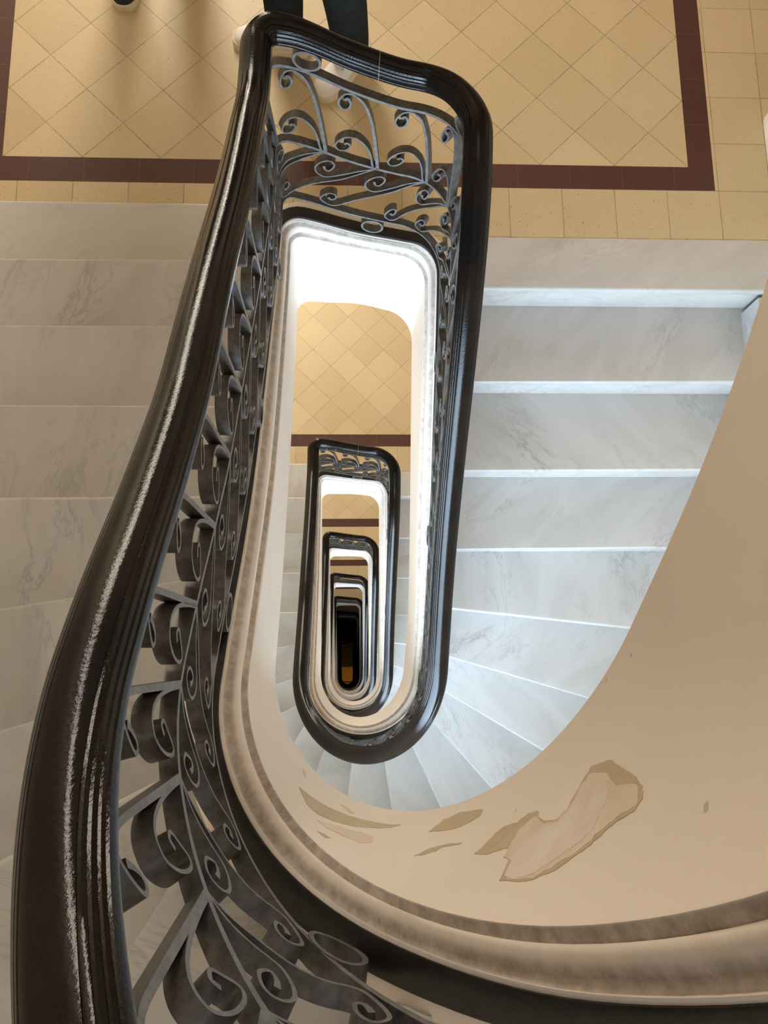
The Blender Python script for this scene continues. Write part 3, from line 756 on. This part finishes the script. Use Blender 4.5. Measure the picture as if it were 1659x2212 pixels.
def shoe(parent, heel, toe, upper_m, laces=True, width=.098, mark=False):
    """heel and toe: ground points; lofted upper, rubber sole, tongue with laces"""
    hx, hy = heel; tx, ty = toe; L = math.hypot(tx - hx, ty - hy); dx, dy = (tx - hx) / L, (ty - hy) / L
    def P(a, b, z): return Vector((hx + dx * a * L - dy * b, hy + dy * a * L + dx * b, z))
    st = [(.0, .55, .050), (.03, .72, .075), (.10, .80, .092), (.20, .80, .098), (.32, .80, .100), (.42, .84, .088), (.52, .90, .074), (.62, .97, .062), (.74, 1.0, .055), (.85, .94, .050), (.93, .78, .043), (.98, .52, .034), (1.0, .22, .028)]
    secs = []
    for a, w, hh in st:
        ring = []
        for k in range(20):
            t = 2 * PI * k / 20; c, s_ = math.cos(t), math.sin(t)
            r = abs(c) ** .75 * (1 if c >= 0 else -1) * w * width / 2
            z = .022 + (hh - .022) * (max(0, s_) ** .8) if s_ > 0 else .022 - .004 * abs(s_)
            ring.append(P(a, r, z))
        secs.append(ring)
    V, F, U = sweep(secs); up = mesh_obj('shoe', V, F, upper_m, parent, smooth=True); recalc(up)
    secs = []
    for a, w, hh in st:
        a2 = a * 1.03 - .012; ww = w * width / 2 + .006
        secs.append([P(a2, -ww, .0), P(a2, -ww, .020), P(a2, -ww + .004, .026), P(a2, ww - .004, .026), P(a2, ww, .020), P(a2, ww, .0)])
    V, F, U = sweep(secs); so = mesh_obj('sole', V, F, M_SOLE, up); recalc(so); auto_smooth(so, 40)
    so['label'] = 'cream rubber sole'
    # toe-cap seam and tongue
    tg = [[P(a, b * w_, z + .004) for b in (-1, -.4, .4, 1)] for a, w_, z in ((.34, .022, .104), (.44, .024, .090), (.54, .024, .076), (.62, .020, .066))]
    V = [p for r in tg for p in r]; F = [(i * 4 + j, i * 4 + j + 1, i * 4 + j + 5, i * 4 + j + 4) for i in range(3) for j in range(3)]
    t_ = mesh_obj('tongue', V, F, upper_m, up, smooth=True); t_.modifiers.new('thickness', 'SOLIDIFY').thickness = .004
    if laces:
        geos = []
        for i in range(5):
            a = .38 + .052 * i; z = .1035 - .0082 * i * 1.05
            p0, p1 = P(a, -.026, z), P(a + .02 * (-1) ** i, .026, z); geos.append(tube_geo([p0, p0.lerp(p1, .5) + Vector((0, 0, .007)), p1], .0032))
        V, F = merge(geos); mesh_obj('laces', V, F, M_LACE, up, smooth=True)['label'] = 'grey laces'
    if mark:   # small printed gold line of lettering on the side, too small to read in the photo
        q = [P(.36 + .016 * i, .0405, .070 - .001 * i) for i in range(6)]
        V = []; F = []
        for i, p in enumerate(q):
            w = Vector((dx, dy, 0)) * .0045; h_ = Vector((0, 0, .008)); n = Vector((-dy, dx, .5)) * .002
            o = len(V); V += [p + n, p + w + n, p + w + h_ + n, p + h_ + n]; F.append((o, o + 1, o + 2, o + 3))
        mesh_obj('side_print', V, F, M_GOLD, up)
    return up
def tube_geo(pts, r, n=8):
    V = []; F = []
    for i, p in enumerate(pts):
        a = pts[max(i - 1, 0)]; b = pts[min(i + 1, len(pts) - 1)]; t = (b - a).normalized()
        x = t.orthogonal().normalized(); y = t.cross(x)
        for k in range(n): V.append(tuple(p + x * r * math.cos(2 * PI * k / n) + y * r * math.sin(2 * PI * k / n)))
    for i in range(len(pts) - 1):
        for k in range(n): F.append((i * n + k, i * n + (k + 1) % n, (i + 1) * n + (k + 1) % n, (i + 1) * n + k))
    F.append(tuple(range(n - 1, -1, -1))); F.append(tuple(range((len(pts) - 1) * n, len(pts) * n)))
    return V, F
def person(label, footL, footR, shoe_m, face, mark=False, laces=True):
    """foot = (heel, toe); face = unit plan direction the person looks to"""
    cen = lambda f: (f[0][0] * .70 + f[1][0] * .30, f[0][1] * .70 + f[1][1] * .30)
    aL, aR = cen(footL), cen(footR); cx, cy = (aL[0] + aR[0]) / 2, (aL[1] + aR[1]) / 2
    fx, fy = face; rx, ry = fy, -fx
    root = tag(empty('person', (0, 0, 0)), label, 'person')
    side = 1 if (aR[0] - aL[0]) * rx + (aR[1] - aL[1]) * ry > 0 else -1
    def at(r, f, z): return (cx + rx * r + fx * f, cy + ry * r + fy * f, z)
    hipL, hipR = at(-.09 * side, .0, .88), at(.09 * side, .0, .88)
    def mid(a, hp, w, z, f=0): return (a[0] + (hp[0] - a[0]) * w + fx * f, a[1] + (hp[1] - a[1]) * w + fy * f, z)
    kL, kR = mid(aL, hipL, .55, .47, .03), mid(aR, hipR, .55, .47, .03)
    V = [at(0, 0, .95), hipL, kL, (*aL, .10), hipR, kR, (*aR, .10), at(0, -.01, 1.15), at(0, -.01, 1.33), at(0, 0, 1.46), at(0, .02, 1.53),
         at(-.17 * side, 0, 1.40), at(-.23 * side, -.02, 1.13), at(-.22 * side, .06, .90), at(.17 * side, 0, 1.40), at(.23 * side, -.02, 1.13), at(.22 * side, .06, .90),
         at(0, .02, 1.62), at(0, .015, 1.72)]
    E = [(0, 1), (1, 2), (2, 3), (0, 4), (4, 5), (5, 6), (0, 7), (7, 8), (8, 9), (9, 10), (8, 11), (11, 12), (12, 13), (8, 14), (14, 15), (15, 16), (10, 17), (17, 18)]
    Rd = [.12, .085, .055, .035, .085, .055, .035, .115, .125, .06, .052, .055, .040, .026, .055, .040, .026, .082, .068]
    body = skin_obj('body', V, E, Rd, M_SKIN, root)
    # face: nose, eyes, mouth, ears as small features of the head
    for nm, r, f, z, s_ in (('nose', 0, .105, 1.635, .013), ('ear', -.083, .01, 1.635, .022), ('ear', .083, .01, 1.635, .022), ('eye', -.032, .088, 1.665, .011), ('eye', .032, .088, 1.665, .011), ('mouth', 0, .092, 1.592, .016)):
        me = bpy.data.meshes.new(nm); bm = bmesh.new(); bmesh.ops.create_uvsphere(bm, u_segments=12, v_segments=8, radius=s_); bm.to_mesh(me); bm.free()
        me.materials.append(M_HAIR if nm == 'eye' else M_SKIN); me.polygons.foreach_set('use_smooth', [True] * len(me.polygons))
        o = bpy.data.objects.new(nm, me); COL.objects.link(o); o.parent = body; o.location = at(r, f, z)
    # hands with five bent fingers each
    for sd in (-1, 1):
        bx = .22 * sd * side; hv = [at(bx, .06, .90), at(bx, .075, .83), at(bx, .08, .80)]; he = [(0, 1), (1, 2)]; hr = [.022, .032, .030]
        for q, (o_, ln) in enumerate(((-.030, .060), (-.010, .070), (.010, .066), (.028, .052))):
            b0 = len(hv); hv += [at(bx - .004, .08 + o_, .785), at(bx - .012 * sd, .085 + o_, .785 - ln * .5), at(bx - .03 * sd, .085 + o_, .785 - ln)]
            he += [(2, b0), (b0, b0 + 1), (b0 + 1, b0 + 2)]; hr += [.010, .009, .007]
        b0 = len(hv); hv += [at(bx - .01 * sd, .115, .835), at(bx - .022 * sd, .135, .805), at(bx - .03 * sd, .14, .78)]
        he += [(1, b0), (b0, b0 + 1), (b0 + 1, b0 + 2)]; hr += [.012, .010, .008]
        skin_obj('hand', hv, he, hr, M_SKIN, body)
    # clothing
    def leg(hp, k, a):
        b = len(tv); 
        tv.extend([hp, k, mid(a, k, .5, .28), mid(a, k, .12, .10), mid(a, k, .06, .060)]); te.extend([(0, b), (b, b + 1), (b + 1, b + 2), (b + 2, b + 3), (b + 3, b + 4)]); tr.extend([.115, .086, .078, .072, .066])
    tv, te, tr = [at(0, 0, .98)], [], [.15]
    leg(hipL, kL, aL); leg(hipR, kR, aR)
    skin_obj('trousers', tv, te, tr, M_TROUSER, root)
    jv = [at(0, 0, 1.0), at(0, -.01, 1.18), at(0, -.01, 1.36), at(0, 0, 1.44), at(-.18 * side, 0, 1.40), at(-.24 * side, -.02, 1.13), at(-.225 * side, .05, .95), at(.18 * side, 0, 1.40), at(.24 * side, -.02, 1.13), at(.225 * side, .05, .95)]
    skin_obj('jacket', jv, [(0, 1), (1, 2), (2, 3), (2, 4), (4, 5), (5, 6), (2, 7), (7, 8), (8, 9)], [.155, .15, .15, .085, .078, .058, .046, .078, .058, .046], M_TOP, root)
    hv = [at(0, -.02, 1.70), at(0, -.045, 1.64), at(0, -.05, 1.57)]
    skin_obj('hair', hv, [(0, 1), (1, 2)], [.084, .082, .06], M_HAIR, root)
    shoe(root, footL[0], footL[1], shoe_m, laces); shoe(root, footR[0], footR[1], shoe_m, laces, mark=mark)
    return root
person('person in black trousers and white sneakers standing behind the landing balustrade', ((-.135, 2.365), (-.415, 2.395)), ((.085, 2.375), (-.092, 2.150)), M_WHITE, (-.55, -.83), mark=True)
person('person at the top left edge, only a dark canvas shoe toe with pale sole showing', ((-.835, 2.80), (-.835, 2.515)), ((-.60, 2.92), (-.58, 2.635)), M_NAVY, (.05, -1.0), laces=False)
